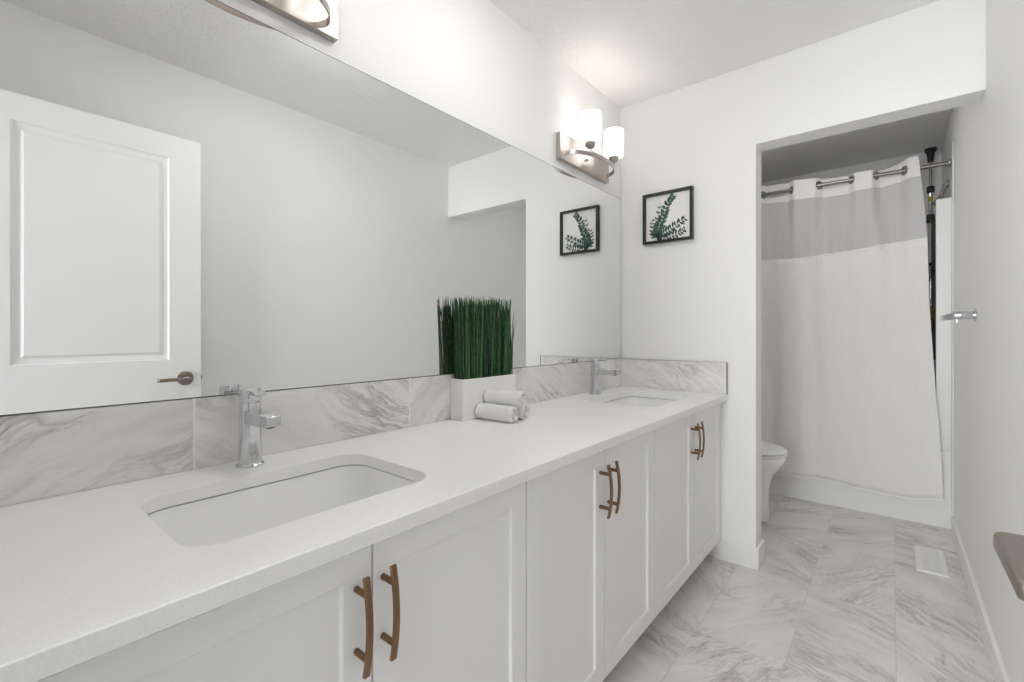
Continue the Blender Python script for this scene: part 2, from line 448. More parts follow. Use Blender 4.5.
# flat lever: outline drawn in X-Y, solid in Z
L_ = [(DX-0.030, HY+0.016), (DX-0.055, HY+0.016), (DX-0.062, HY+0.011), (DX-0.064, HY+0.003), (DX-0.064, HY-0.113), (DX-0.062, HY-0.116), (DX-0.041, HY-0.116), (DX-0.039, HY-0.112), (DX-0.040, HY-0.014), (DX-0.035, HY-0.008), (DX-0.030, HY-0.008)]
loft(bm, [[(x, y, HZ-0.008) for x, y in L_], [(x, y, HZ+0.008) for x, y in L_]])
link('lever_handle', bm, M['satin'], door, 35, bevel=0.0025)
bm = NB(); box(bm, DX+0.006, DX+0.029, DY1-0.001, DY1+0.002, HZ-0.028, HZ+0.028, 0.0008); box(bm, DX+0.011, DX+0.024, DY1, DY1+0.009, HZ-0.008, HZ+0.008, 0.002)
link('latch', bm, M['satin'], door, 35)
for hz in (0.25, 1.03, 1.82):
    bm = NB(); cyl(bm, (DX-0.004, DY0-0.002, hz-0.045), (DX-0.004, DY0-0.002, hz+0.045), 0.006, bev=0.001, n=14)
    link('hinge', bm, M['satin'], door, 35)

# ------------------------------------------------------------------ mirror
bm = NB()
def mr(x, i): return [(x, -2.44+i, MB_+0.0005+i), (x, -0.003-i, MB_+0.0005+i), (x, -0.003-i, MT-i), (x, -2.44+i, MT-i)]
rg = loft(bm, [mr(-0.006, 0), mr(-0.0008, 0), mr(0.0, 0.0026)], mi=1)
bm.faces.ensure_lookup_table(); bm.faces[-1].material_index = 0
o = link('wall_mirror', bm, [M['mirror'], M['mirror_edge']])
tag(o, 'wide frameless mirror covering the wall above the vanity', 'mirror')

# ------------------------------------------------------------------ vanity
ZB, ZT = 0.0979, 0.787
BND = [-2.43, -2.011, -1.596, -1.214, -0.841, -0.4165, -0.004]
def make_pull(y, parent):
    root = None
    bm = NB()
    pts = []
    for i in range(15):
        t = i/14; z = 0.598 + t*(0.754-0.598); s = 2*t-1
        pts.append((XF+0.028+0.010*(1-s*s), y, z))
    sweep_rect(bm, pts, 0.011, 0.006, up=(1, 0, 0))
    h = link('pull_handle', bm, M['bronze'], parent, 30, bevel=0.0012)
    h['label'] = 'bowed bronze pull handle'
    for z in (0.626, 0.726):
        bm = NB(); cyl(bm, (XF-0.001, y, z), (XF+0.034, y, z), 0.0052, n=18)
        link('post', bm, M['bronze'], h, 40)
def cabinet(y0, ym, y1, label):
    t = thing('vanity_cabinet', label, 'cabinet', (0.27, (y0+y1)/2, 0.0), 'white vanity cabinets under the counter')
    bm = NB()
    g = 0.0006; X1 = XF-0.020; top = CT-CTH-0.0005
    box(bm, 0.0, X1, y0+g, y0+0.016, ZB, top); box(bm, 0.0, X1, y1-0.016, y1-g, ZB, top)
    box(bm, 0.0, X1, y0+0.016, y1-0.016, ZB, ZB+0.016); box(bm, 0.0, 0.012, y0+0.016, y1-0.016, ZB+0.016, top)
    box(bm, X1-0.02, X1, y0+0.016, y1-0.016, top-0.03, top)
    body = link('body', bm, M['cabinet'], t)
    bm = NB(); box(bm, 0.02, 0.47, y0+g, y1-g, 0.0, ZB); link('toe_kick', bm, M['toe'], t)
    for a, b, hs in ((y0, ym, 1), (ym, y1, -1)):
        bm = NB(); a_, b_ = a+0.0016, b-0.0016; fr = 0.052
        panel_slab(bm, XF-0.0195, XF, a_, b_, ZB+0.002, ZT,
                   [(ZB+0.002, ZT, a_+fr, b_-fr, ZB+0.056, ZT-0.046)], [(0.0015, 0.0085)], side=1)
        d = link('door', bm, M['cabinet'], t, bevel=0.0014)
        make_pull(ym - 0.030 if hs == 1 else ym + 0.020, d)
    return t
cabinet(BND[0], BND[1], BND[2], 'white two-door vanity cabinet nearest the camera, under the near sink')
cabinet(BND[2], BND[3], BND[4], 'white two-door vanity cabinet in the middle of the run, below the potted grass')
cabinet(BND[4], BND[5], BND[6], 'white two-door vanity cabinet against the end wall, under the far sink')

# countertop with two rounded cut-outs
SX0, SX1, SR = 0.142, 0.457, 0.055
SK = [(-2.246, -1.797), (-0.648, -0.182)]
bm = NB()
def loopv(pts, z):
    return [bm.verts.new((x, y, z)) for x, y in pts]
outer = [(-0.005, -2.455), (CD, -2.455), (CD, -0.0005), (-0.005, -0.0005)]
loops = [outer] + [rrect(SX0, SX1, a, b, SR) for a, b in SK]
for z in (CT, CT-CTH):
    ed = []
    for lp in loops:
        vs = loopv(lp, z)
        for i in range(len(vs)): ed.append(bm.edges.new((vs[i], vs[(i+1) % len(vs)])))
    bmesh.ops.triangle_fill(bm, use_beauty=True, edges=ed)
bm.verts.ensure_lookup_table()
n_ = sum(len(l) for l in loops); base = 0; V = bm.verts[:]
for lp in loops:
    L = len(lp)
    for i in range(L):
        j = (i+1) % L
        bm.faces.new((V[base+i], V[base+j], V[n_+base+j], V[n_+base+i]))
    base += L
top_ = link('countertop', bm, M['quartz'], smooth=30, bevel=0.0018)
tag(top_, 'long white quartz countertop with two sink cut-outs on the vanity', 'countertop')

# undermount sinks
def sink(y0, y1, label):
    cy = (y0+y1)/2
    t = thing('undermount_sink', label, 'sink', ((SX0+SX1)/2, cy, 0.68))
    bm = NB(); zt = CT-CTH-0.0030
    def lp(inx, z, r): return [(x, y, z) for x, y in rrect(SX0+inx, SX1-inx, y0+inx, y1-inx, r)]
    rows = [lp(-0.022, zt, .07), lp(-0.004, zt, .058), lp(-0.003, zt-0.006, .058), lp(0.004, 0.735, .055), lp(0.010, 0.70, .052), lp(0.024, 0.683, .045), lp(0.045, 0.676, .035), lp(0.095, 0.673, .02), lp(0.135, 0.671, .008)]
    inner = loft(bm, rows, caps=(False, True))
    rows2 = [lp(-0.022, zt, .07), lp(-0.022, zt-0.012, .07), lp(-0.006, zt-0.016, .06), lp(-0.004, 0.72, .06), lp(0.02, 0.672, .05), lp(0.06, 0.660, .03), lp(0.135, 0.658, .008)]
    loft(bm, rows2, caps=(False, True))
    bmesh.ops.remove_doubles(bm, verts=bm.verts[:], dist=0.00005)
    link('basin', bm, M['porcelain'], t, 50)
    bm = NB(); lathe(bm, [(0.026, 0.671), (0.026, 0.6745), (0.022, 0.6755), (0.014, 0.6735), (0.001, 0.6725)], 28, 0, lambda v: Vector((v.x+(SX0+SX1)/2, v.y+cy, v.z)))
    link('drain', bm, M['chrome'], t, 40)
sink(*SK[0], 'white rectangular undermount sink nearest the camera')
sink(*SK[1], 'white rectangular undermount sink at the far end by the end wall')

# faucets
def faucet(y, label):
    x = 0.062
    t = thing('faucet', label, 'faucet', (x, y, CT))
    tf = lambda v: Vector((x+v.x, y+v.y, CT+v.z))
    bm = NB(); lathe(bm, [(0.0285, 0.0), (0.0295, 0.0015), (0.0295, 0.004), (0.0275, 0.006), (0.018, 0.006)], 40, 0, tf)
    link('base_ring', bm, M['chrome'], t, 40)
    bm = NB(); lathe(bm, [(0.0255, 0.005), (0.0245, 0.03), (0.0232, 0.07), (0.0226, 0.10), (0.0226, 0.146), (0.0216, 0.1465)], 40, 0, tf)
    link('body', bm, M['chrome'], t, 40)
    bm = NB()
    rows = []
    for (xx, zt, zb, hw) in ((0.008, 0.130, 0.096, 0.0175), (0.03, 0.1295, 0.099, 0.0175), (0.08, 0.1285, 0.1005, 0.0175), (0.122, 0.1285, 0.103, 0.017), (0.128, 0.1265, 0.105, 0.0155)):
        rows.append([(x+xx, y+sy*hw, CT+z) for sy, z in ((-1, zb), (1, zb), (1, zt), (-1, zt))])
    loft(bm, rows)
    link('spout', bm, M['chrome'], t, 30, bevel=0.002)
    bm = NB(); cyl(bm, (x+0.108, y, CT+0.0995), (x+0.108, y, CT+0.105), 0.009, n=20); link('aerator', bm, M['black_plastic'], t, 40)
    bm = NB(); lathe(bm, [(0.0186, 0.1465), (0.0186, 0.150), (0.0230, 0.1505), (0.0234, 0.152), (0.0234, 0.174), (0.0224, 0.1765), (0.017, 0.1775)], 40, 0, tf)
    box(bm, x+0.008, x+0.058, y-0.0125, y+0.0125, CT+0.1645, CT+0.1745, 0.0022)
    link('lever', bm, M['chrome'], t, 35)
faucet(-2.019, 'chrome single-lever faucet standing behind the near sink')
faucet(-0.416, 'chrome single-lever faucet standing behind the far sink')

# backsplashes
bm = NB(); box(bm, -0.006, 0.004, -2.455, -0.0105, CT+0.0004, MB_, 0.0006, 1)
tag(link('backsplash', bm, M['splash']), 'low grey-veined marble backsplash under the long mirror', 'backsplash')
t = thing('backsplash', 'short pale marble backsplash piece on the end wall beside the far sink', 'backsplash', (0.28, -0.005, CT))
bm = NB(); box(bm, 0.0042, CD-0.006, -0.010, -0.0002, CT+0.0004, MB_-0.001, 0.0005, 1); link('tile', bm, M['splash_end'], t)
bm = NB(); box(bm, CD-0.006, CD-0.0005, -0.0115, -0.0002, CT+0.0004, MB_, 0.0008, 1); box(bm, 0.0042, CD-0.006, -0.011, -0.0002, MB_-0.001, MB_+0.0005)
e_ = link('edge_trim', bm, M['gunmetal'], t); e_['label'] = 'thin grey metal edge trim'

# ------------------------------------------------------------------ wall sconces
def sconce(cy, label):
    t = thing('wall_sconce', label, 'wall lamp', (0.0, cy, 2.0175), 'two-light vanity sconces above the mirror')
    hw = 0.239
    bm = NB(); box(bm, -0.006, 0.018, cy-hw, cy+hw, 1.955, 2.080, 0.002, 2); link('backplate', bm, M['nickel'], t)
    bm = NB(); pts = []
    for i in range(41):
        a = PI*i/40
        pts.append((0.016 + 0.113*math.sin(a), cy - 0.205*math.cos(a), 1.986))
    sweep_rect(bm, pts, 0.005, 0.018)
    link('hoop', bm, M['nickel'], t, 40)
    for s in (-1, 1):
        yy = cy + s*0.118; xx = 0.016 + 0.113*math.sqrt(1-(0.118/0.205)**2)
        tf = lambda v: Vector((xx+v.x, yy+v.y, v.z))
        bm = NB(); lathe(bm, [(0.0045, 1.988), (0.0045, 2.010), (0.010, 2.0115), (0.019, 2.018), (0.0245, 2.027), (0.0265, 2.0385), (0.0265, 2.0392)], 32, 0, tf)
        link('socket_cup', bm, M['nickel'], t, 45)
        bm = NB(); r = 0.0495
        lathe(bm, [(0.022, 2.0395), (0.040, 2.040), (r-0.003, 2.043), (r, 2.049), (r, 2.168), (r-0.001, 2.174), (r-0.004, 2.174), (r-0.005, 2.168), (r-0.005, 2.051), (r-0.010, 2.046), (0.022, 2.0445)], 44, 0, tf, caps=False)
        g = link('glass_shade', bm, M['opal'], t, 40); g['label'] = 'glowing white opal glass cylinder shade'
        bm = NB(); lathe(bm, [(0.012, 2.0388), (0.014, 2.05), (0.014, 2.07), (0.024, 2.09), (0.027, 2.11), (0.024, 2.13), (0.012, 2.142), (0.003, 2.145)], 24, 0, tf)
        link('bulb', bm, M['bulb'], t, 60)
    bm = NB(); cyl(bm, (0.017, cy, 2.012), (0.030, cy, 2.012), 0.006, n=16, bev=0.0015); link('fixing_knob', bm, M['nickel'], t, 40)
    return t
s1 = sconce(-2.013, 'brushed nickel two-light wall sconce over the near sink, mostly above the picture')
s2 = sconce(-0.425, 'brushed nickel two-light wall sconce with lit white glass shades near the corner')

# added fill lights, out of view: over the middle of the vanity and over the toilet (both above the frame)
def add_fill_light(LX, LY, r, m, label):
    t = thing('added_ceiling_light', label, 'added fill light', (LX, LY, H))
    tf = lambda v: Vector((LX+v.x, LY+v.y, v.z))
    bm = NB(); lathe(bm, [(r+.012, H-0.0003), (r+.012, H-0.016), (r+.003, H-0.019)], 48, 0, tf); link('base', bm, M['nickel'], t, 40)
    bm = NB(); lathe(bm, [(r, H-0.0192), (r*.98, H-0.036), (r*.9, H-0.052), (r*.68, H-0.064), (r*.36, H-0.071), (0.002, H-0.073)], 48, 0, tf); link('glass_dome', bm, m, t, 60)
add_fill_light(0.60, -1.35, 0.13, M['added_dome'], 'unseen round opal fill light added over the middle of the vanity')
add_fill_light(0.80, 0.60, 0.10, M['added_alcove'], 'unseen small round fill light added over the toilet in the alcove')

# ------------------------------------------------------------------ framed print
PX0, PX1, PZ0, PZ1, PD = 0.1405, 0.411, 1.628, 1.903, 0.027
t = thing('framed_picture', 'small black framed eucalyptus print hanging on the end wall', 'picture', ((PX0+PX1)/2, 0, PZ0))
bm = NB(); fw = 0.014
def frame_ring(x0, x1, z0, z1): return [(x0, z0), (x1, z0), (x1, z1), (x0, z1)]
o4 = frame_ring(PX0, PX1, PZ0, PZ1); i4 = frame_ring(PX0+fw, PX1-fw, PZ0+fw, PZ1-fw)
rows = [[bm.verts.new((x, y, z)) for x, z in q] for q, y in ((o4, 0.0), (o4, -PD), (i4, -PD), (i4, -0.008), (i4, 0.0))]
skin(bm, rows, True, False)
skin(bm, [rows[-1], rows[0]], True, False)
link('frame', bm, M['black'], t, bevel=0.001)
bm = NB(); box(bm, PX0+fw-0.001, PX1-fw+0.001, -0.010, -0.004, PZ0+fw-0.001, PZ1-fw+0.001); pr = link('print_sheet', bm, M['paper'], t)
random.seed(11)
def leafpoly(bm, cx, cz, a, L, w, mi, y=-0.0104):
    c, s = math.cos(a), math.sin(a)
    pts = []
    for u, v in ((0, 0), (.25, .42), (.55, .5), (.85, .25), (1, 0), (.85, -.25), (.55, -.5), (.25, -.42)):
        px, pz = u*L, v*w
        pts.append(bm.verts.new((cx+px*c-pz*s, y, cz+px*s+pz*c)))
    f = bm.faces.new(pts); f.material_index = mi
def pic(u, v): return PX0+fw+u*(PX1-PX0-2*fw), PZ0+fw+v*(PZ1-PZ0-2*fw)
def sprig(pts, n, L, w, mi, spread):
    bm = NB()
    P3 = [pic(*p) for p in pts]
    def at(t):
        k_ = min(int(t*(len(P3)-1)), len(P3)-2); f = t*(len(P3)-1)-k_
        return [P3[k_][q]*(1-f)+P3[k_+1][q]*f for q in (0, 1)]
    for i in range(len(P3)*8):
        p, q = at(i/(len(P3)*8)), at(min(1, (i+1)/(len(P3)*8)))
        dx, dz = q[0]-p[0], q[1]-p[1]; l = math.hypot(dx, dz) or 1; ox, oz = -dz/l*0.0007, dx/l*0.0007
        bm.faces.new([bm.verts.new(c_) for c_ in ((p[0]+ox, -0.0103, p[1]+oz), (p[0]-ox, -0.0103, p[1]-oz), (q[0]-ox, -0.0103, q[1]-oz), (q[0]+ox, -0.0103, q[1]+oz))])
    for i in range(n):
        tt = 0.06 + 0.92*i/n
        p, q = at(tt), at(min(1, tt+0.03)); a = math.atan2(q[1]-p[1], q[0]-p[0])
        for sd in (-1, 1):
            sc_ = (1 - 0.45*tt)*random.uniform(.8, 1.15)
            leafpoly(bm, p[0], p[1], a+sd*spread*random.uniform(.75, 1.2), L*sc_, w*sc_, random.choice((0, mi, mi)), -0.0104-0.0002*(i % 3))
    link('leaf_sprig', bm, [M['leaf_a'], M['leaf_b']], pr)
sprig([(.22, .03), (.28, .25), (.38, .5), (.50, .78), (.66, .97)], 14, 0.046, 0.024, 1, 0.85)
sprig([(.20, .05), (.45, .17), (.70, .30), (.92, .42)], 13, 0.040, 0.016, 0, 1.2)
sprig([(.22, .03), (.50, .06), (.75, .11), (.92, .20)], 11, 0.034, 0.014, 0, 1.2)
sprig([(.20, .04), (.15, .2), (.14, .38), (.18, .52)], 6, 0.026, 0.012, 1, 0.9)
sprig([(.26, .12), (.25, .4), (.29, .64), (.33, .84)], 5, 0.027, 0.011, 0, 0.8)

# ------------------------------------------------------------------ planter with grass
GX0, GX1, GY0, GY1, GZ = 0.006, 0.068, -1.342, -1.052, 0.976
t = thing('potted_grass', 'tall green artificial grass in a white block planter against the mirror', 'potted plant', ((GX0+GX1)/2, (GY0+GY1)/2, CT))
bm = NB()
def rl(i, z): return [(GX0+i, GY0+i, z), (GX1-i, GY0+i, z), (GX1-i, GY1-i, z), (GX0+i, GY1-i, z)]
loft(bm, [rl(0, CT), rl(0, GZ), rl(0.004, GZ), rl(0.004, GZ-0.012)], caps=(True, True))
link('planter', bm, M['planter'], t, bevel=0.0015)
bm = NB(); box(bm, GX0+0.0045, GX1-0.0045, GY0+0.0045, GY1-0.0045, GZ-0.0118, GZ-0.004); link('moss', bm, M['soil'], t)
random.seed(5)
bm = NB()
for i in range(430):
    bx = random.uniform(GX0+0.007, GX1-0.007); by = random.uniform(GY0+0.007, GY1-0.007)
    hgt = random.uniform(0.245, 0.298) if random.random() < 0.8 else random.uniform(0.19, 0.26)
    edge = (by-(GY0+GY1)/2)/((GY1-GY0)/2)
    lx = random.gauss(0, 0.006)+0.002; ly = random.gauss(0, 0.007) + 0.012*edge*abs(edge)
    tx = min(max(bx+lx, 0.004), GX1+0.012)
    r = random.uniform(0.0014, 0.0025)
    pts = [(bx, by, GZ-0.006), (bx*.75+tx*.25, by+ly*.25, GZ+hgt*.4), (bx*.4+tx*.6, by+ly*.6, GZ+hgt*.75), (tx, by+ly, GZ+hgt)]
    rr = (r, r, r*.9, r*.3)
    rings = []; a0 = random.uniform(0, PI); mi_ = random.choice((0, 0, 0, 1, 1, 2))
    for p, q in zip(pts, rr):
        rings.append([bm.verts.new((p[0]+q*math.cos(a0+2*PI*j/4), p[1]+q*math.sin(a0+2*PI*j/4), p[2])) for j in range(4)])
    skin(bm, rings, True, False, mi_)
link('grass_blades', bm, [M['grass'], M['grass_dark'], M['grass_pale']], t, 60)

# ------------------------------------------------------------------ rolled towels
def towel(p0, p1, r, label, seed):
    random.seed(seed)
    p0, p1 = Vector(p0), Vector(p1)
    ax = (p1-p0).normalized(); L = (p1-p0).length
    side = ax.cross(Vector((0, 0, 1))).normalized(); up = side.cross(ax)
    bm = NB(); rings = []
    n = 40
    # spiral end cap on both ends, soft sagging barrel in between
    prof = [(0.0, 1.0)]
    st = [(0.009, .80), (-0.000, .86), (0.003, .955), (0.010, 1.0), (L*.25, 1.03), (L*.5, .99), (L*.75, 1.02), (L-0.010, 1.0), (L-0.003, .955), (L, .86), (L-0.009, .80)]
    for s, q in st:
        ring = []
        for j in range(n):
            a = 2*PI*j/n
            rad = r*q*(1 + 0.025*math.sin(3*a+s*40+seed) + 0.015*math.sin(5*a-s*90+seed*2))
            if math.sin(a) < 0: rad *= 1 - 0.05*math.sin(a)**2
            ring.append(bm.verts.new(p0 + ax*s + side*rad*math.cos(a) + up*rad*math.sin(a)))
        rings.append(ring)
    skin(bm, rings, True, True)
    o = link('rolled_towel', bm, M['towel'], smooth=60)
    tag(o, label, 'towel', 'rolled white hand towels beside the planter')
    for base, d in ((p1, 1), (p0, -1)):       # rolled layers seen on the ends
        bm = NB(); pts = []
        for i in range(70):
            th = 2*PI*2.25*i/69 + seed; rad = r*(0.10 + 0.80*i/69)
            pts.append(base - ax*d*0.0020 + side*rad*math.cos(th) + up*rad*math.sin(th)*0.97)
        rings = []
        for i, p in enumerate(pts):
            c_ = (p - base + ax*d*0.0020); c_ = c_.normalized()
            w_ = r*0.10
            rings.append([bm.verts.new(p + c_*w_*x + ax*d*0.0035*y) for x, y in ((-1, -1.9), (-.8, .3), (0, 1), (.8, .3), (1, -1.9))])
        skin(bm, rings, True, True)
        e = link('rolled_end', bm, M['towel'], o, 70)
    return o
TR = 0.0285
towel((0.071, -1.262, CT+TR*.95), (0.222, -1.246, CT+TR*.95), TR, 'rolled white hand towel lying at the front left of the pile of three', 1)
towel((0.073, -1.190, CT+TR*.95), (0.216, -1.176, CT+TR*.95), TR*0.97, 'rolled white hand towel lying at the back right, mostly hidden under the top one', 4)
towel((0.071, -1.218, CT+TR+0.045), (0.214, -1.194, CT+TR+0.045), TR, 'rolled white hand towel resting on top of the other two', 9)

# ------------------------------------------------------------------ tub alcove
TY = 1.22
bm = NB()
def tl(i, z, r): return [(x, y, z) for x, y in rrect(-0.004+i, W-0.001-i, TY+i, YB-0.001-i, r, 6)]
def tl2(i, z, r): return [(x, y, z) for x, y in rrect(-0.004+i*1.3, W-0.001-i*1.3, TY+i, YB-0.001-i, r, 6)]
loft(bm, [tl(0, 0, .004), tl(0, 0.446, .004), tl(0.001, 0.449, .004), tl(0.004, 0.45, .006), tl2(0.075, 0.45, .10), tl2(0.083, 0.44, .10), tl2(0.11, 0.15, .12), tl2(0.16, 0.10, .12)], caps=(True, True))
tub = link('bathtub', bm, M['acrylic'], smooth=40)
tag(tub, 'white built-in bathtub with plain apron behind the shower curtain', 'bathtub')
# acrylic surround panels
bm = NB(); sz = 1.925
P_ = [(W-0.0005, 1.221), (W-0.0005, YB-0.0005), (-0.0055, YB-0.0005), (-0.0055, 1.221), (0.064, 1.221), (0.064, 1.275), (0.016, 1.300), (0.016, YB-0.020), (W-0.020, YB-0.020), (W-0.020, 1.300), (W-0.070, 1.275), (W-0.070, 1.221)]
loft(bm, [[(x, y, 0.4505) for x, y in P_], [(x, y, sz) for x, y in P_]])
sr = link('shower_surround', bm, M['acrylic'], bevel=0.002)
tag(sr, 'white acrylic shower wall surround rising above the bathtub', 'shower surround')
bm = NB(); box(bm, W-0.005, W-0.0003, 1.150, 1.2195, 0.1, sz+0.30, 0.001)
struct('trim_1', bm, M['wall'], label='narrow white trim strip beside the bathtub on the right wall', cat='trim')

# curtain rod
RY, RZ = 1.235, 2.130
t = thing('shower_curtain_rod', 'chrome shower curtain rod spanning the alcove above the tub', 'curtain rod', (W/2, RY, RZ))
bm = NB(); cyl(bm, (0.0, RY, RZ), (W-0.004, RY, RZ), 0.0120, n=24); link('rod', bm, M['gunmetal'], t, 40)
for x0, x1 in ((W-0.0003, W-0.014), (-0.0057, 0.008)):
    bm = NB(); cyl(bm, (x0, RY, RZ), (x1, RY, RZ), 0.033, 0.022, n=28, bev=0.003); link('flange', bm, M['chrome'], t, 40)

# shower curtain woven over the rod through slotted rings
RINGS = [(0.495, 0.672), (0.830, 1.008), (1.130, 1.267)]
def ringsx():
    r = []
    for a, b in ((0.165, 0.335),) + tuple(RINGS): r += [a, b]
    return r
def smooth(t): t = max(0, min(1, t)); return t*t*(3-2*t)
def weave(x):
    """+1 behind the rod between the rings of a pair, -1 in front elsewhere"""
    v = -1.0
    R_ = ringsx()
    for a, b in zip(R_[::2], R_[1::2]):
        v = max(v, -1 + 2*smooth((x-a)/0.05+.5)*smooth((b-x)/0.05+.5))
    return v
CX0 = 0.02
def cx1(z):    # right hem line of the curtain
    pts = [(0.14, 1.437), (0.35, 1.433), (0.6, 1.419), (0.76, 1.406), (1.13, 1.386), (1.31, 1.377), (1.69, 1.368), (1.95, 1.352), (2.20, 1.330)]
    for (a, b), (c, d) in zip(pts, pts[1:]):
        if z <= c: return b + (d-b)*max(0, (z-a)/(c-a))
    return pts[-1][1]
def topz(x): return 2.196 - 0.034*smooth((x-0.5)/0.65) + 0.036*smooth((x-1.2)/0.14)
def cy_(x, z):
    d = smooth((2.095-z)/0.42)
    y = RY + 0.028*weave(x)*(1-d)
    y += d*(-0.056 + 0.010*math.sin(x*11+0.6) + 0.008*math.sin(x*23+z*2.0) + 0.004*math.sin(x*47+1.3*z))
    low = smooth((0.9-z)/0.8)
    y += low*(-0.006*math.sin(x*7) - 0.004)
    fl = 1-d
    y += d*(1-smooth((1.75-z)/0.25))*0.007*math.sin(x*70)
    return min(y, TY-0.006) if z < 0.48 else y
def curtain_part(z0f, z1f, nz, holes=False, nx=300):
    bm = NB(); g = []
    for j in range(nz+1):
        row = []
        for i in range(nx+1):
            s = i/nx
            xa = CX0 + s*(1.38-CX0)
            zz = z0f(xa) + (z1f(xa)-z0f(xa))*j/nz
            x = CX0 + s*(cx1(zz)-CX0)
            row.append(bm.verts.new((x, cy_(x, zz), zz)))
        g.append(row)
    for j in range(nz):
        for i in range(nx):
            c = (g[j][i].co + g[j+1][i+1].co)/2
            if holes and any(math.hypot((c.x-r)*1.7, c.z-RZ) < 0.0235 for r in ringsx()): continue
            bm.faces.new((g[j][i], g[j][i+1], g[j+1][i+1], g[j+1][i]))
    bmesh.ops.delete(bm, geom=[v for v in bm.verts if not v.link_faces], context='VERTS')
    return bm
def zhem(x): return 0.160 + 0.014*math.sin(x*9.0+0.3) + 0.012*smooth((x-1.2)/0.2)
def zmid(x): return 1.660 + 0.014*math.sin(x*4+2.0) + 0.022*smooth((x-0.9)/0.5)
def zband(x): return 2.072 - 0.024*smooth((x-0.5)/0.3) + 0.026*smooth((x-1.1)/0.24)
t = thing('shower_curtain', 'white shower curtain with a sheer upper window hanging outside the tub', 'shower curtain', (0.7, 1.2, 0.15))
def solid(o, th):
    md = o.modifiers.new('Solidify', 'SOLIDIFY'); md.thickness = th; md.offset = 0
c_ = link('lower_panel', curtain_part(zhem, zmid, 46), M['cloth'], t, 80); solid(c_, 0.0016)
c_['label'] = 'opaque white waffle cloth lower panel'
c_ = link('sheer_window', curtain_part(zmid, zband, 18), M['sheer'], t, 80); c_['label'] = 'grey sheer voile window'
c_ = link('header_band', curtain_part(zband, topz, 26, True, 420), M['band'], t, 80); solid(c_, 0.0018); c_['label'] = 'bright white reinforced top band'
for zf, hh, nm in ((zmid, 0.008, 'seam'), (zhem, 0.010, 'hem')):
    bm = NB(); pts = []
    for i in range(200):
        xa = CX0 + i/199*(1.38-CX0); z = zf(xa); x = CX0 + i/199*(cx1(z)-CX0)
        pts.append((x, cy_(x, z)-0.0006, z))
    sweep_rect(bm, pts, 0.003, hh)
    link(nm, bm, M['band'], t, 60)
for r_ in ringsx():
    sl = (cy_(r_+0.01, RZ)-cy_(r_-0.01, RZ))/0.02
    ex = Vector((1, sl, 0)).normalized()
    bm = NB(); yc = cy_(r_, RZ); n = 32; rings = []
    nrm = Vector((0, 0, 1)).cross(ex)
    for i in range(n):
        a = 2*PI*i/n; cdir = ex*math.cos(a) + Vector((0, 0, 1))*math.sin(a)
        c0 = Vector((r_, yc, RZ)) + cdir*0.0240
        rings.append([bm.verts.new(c0 + cdir*0.0045*math.cos(b_) + nrm*0.0042*math.sin(b_)) for b_ in [2*PI*q/8 for q in range(8)]])
    skin(bm, rings + [rings[0]], True, False)
    g_ = link('grommet', bm, M['gunmetal'], t, 60)

# tension-pole shower caddy in the back corner of the tub
PXX, PYY = 1.418, 1.925
t = thing('tension_pole_caddy', 'dark tension pole caddy standing in the tub corner beside the curtain edge', 'shower caddy', (PXX, PYY, 0.45))
bm = NB(); cyl(bm, (PXX, PYY, 0.4503), (PXX, PYY, 2.16), 0.0125, n=20); link('pole', bm, M['chrome'], t, 40)
bm = NB(); cyl(bm, (PXX, PYY, 2.10), (PXX, PYY, 2.415), 0.0085, n=20); link('upper_pole', bm, M['nickel'], t, 40)
bm = NB(); lathe(bm, [(0.016, 2.345), (0.018, 2.372), (0.022, 2.405), (0.033, 2.418), (0.033, H-0.0005)], 28, 0, lambda v: Vector((PXX+v.x, PYY+v.y, v.z))); link('end_cap', bm, M['black_plastic'], t, 40)
for z, h_ in ((2.150, 0.045), (1.945, 0.060), (1.62, 0.03)):
    bm = NB(); cyl(bm, (PXX, PYY, z-h_/2), (PXX, PYY, z+h_/2), 0.0215, n=24, bev=0.003)
    box(bm, PXX-0.012, PXX+0.012, PYY-0.036, PYY-0.018, z-h_*.3, z+h_*.3, 0.003)
    link('clamp', bm, M['black_plastic'], t, 40)
bm = NB(); cyl(bm, (PXX, PYY, 2.06), (PXX, PYY, 2.10), 0.0133, n=20); link('yellow_sticker', bm, M['yellow'], t, 40)
BX0, BX1, BY0, BY1 = 1.20, 1.432, 1.76, 1.905
for z in (1.17, 1.52):      # two wire baskets
    bm = NB()
    for zz in (z, z+0.06):
        P_ = rrect(BX0, BX1, BY0, BY1, 0.03, 5)
        pp = [(x, y, zz) for x, y in P_]; tube(bm, pp + pp[:2], 0.0028, 6)
    for q in range(9):
        x = BX0 + 0.012 + q*(BX1-BX0-0.024)/8; tube(bm, [(x, BY0, z), (x, BY1, z)], 0.0016, 6)
    for x, y in rrect(BX0, BX1, BY0, BY1, 0.03, 2): tube(bm, [(x, y, z), (x, y, z+0.06)], 0.0016, 6, up=(1, 0, 0))
    link('wire_basket', bm, M['black_plastic'], t, 60)
bm = NB(); box(bm, PXX+0.006, PXX+0.030, PYY-0.030, PYY-0.014, 0.95, 1.93, 0.002); link('dark_gap_bar', bm, M['black_plastic'], t)  # plain black upright bar filling the dark gap beside the pole
def bottle(x, y, z, r, h, m, capm, label):
    tf = lambda v: Vector((x+v.x, y+v.y, z+v.z))
    t_ = thing('shampoo_bottle', label, 'bottle', (x, y, z))
    bm = NB(); lathe(bm, [(r*.85, 0), (r, 0.006), (r, h*.66), (r*.9, h*.72), (r*.42, h*.78), (r*.40, h*.82)], 28, 0, tf); link('bottle_body', bm, m, t_, 40)
    bm = NB(); lathe(bm, [(r*.5, h*.815), (r*.5, h*.97), (r*.42, h)], 24, 0, tf); link('cap', bm, capm, t_, 40)
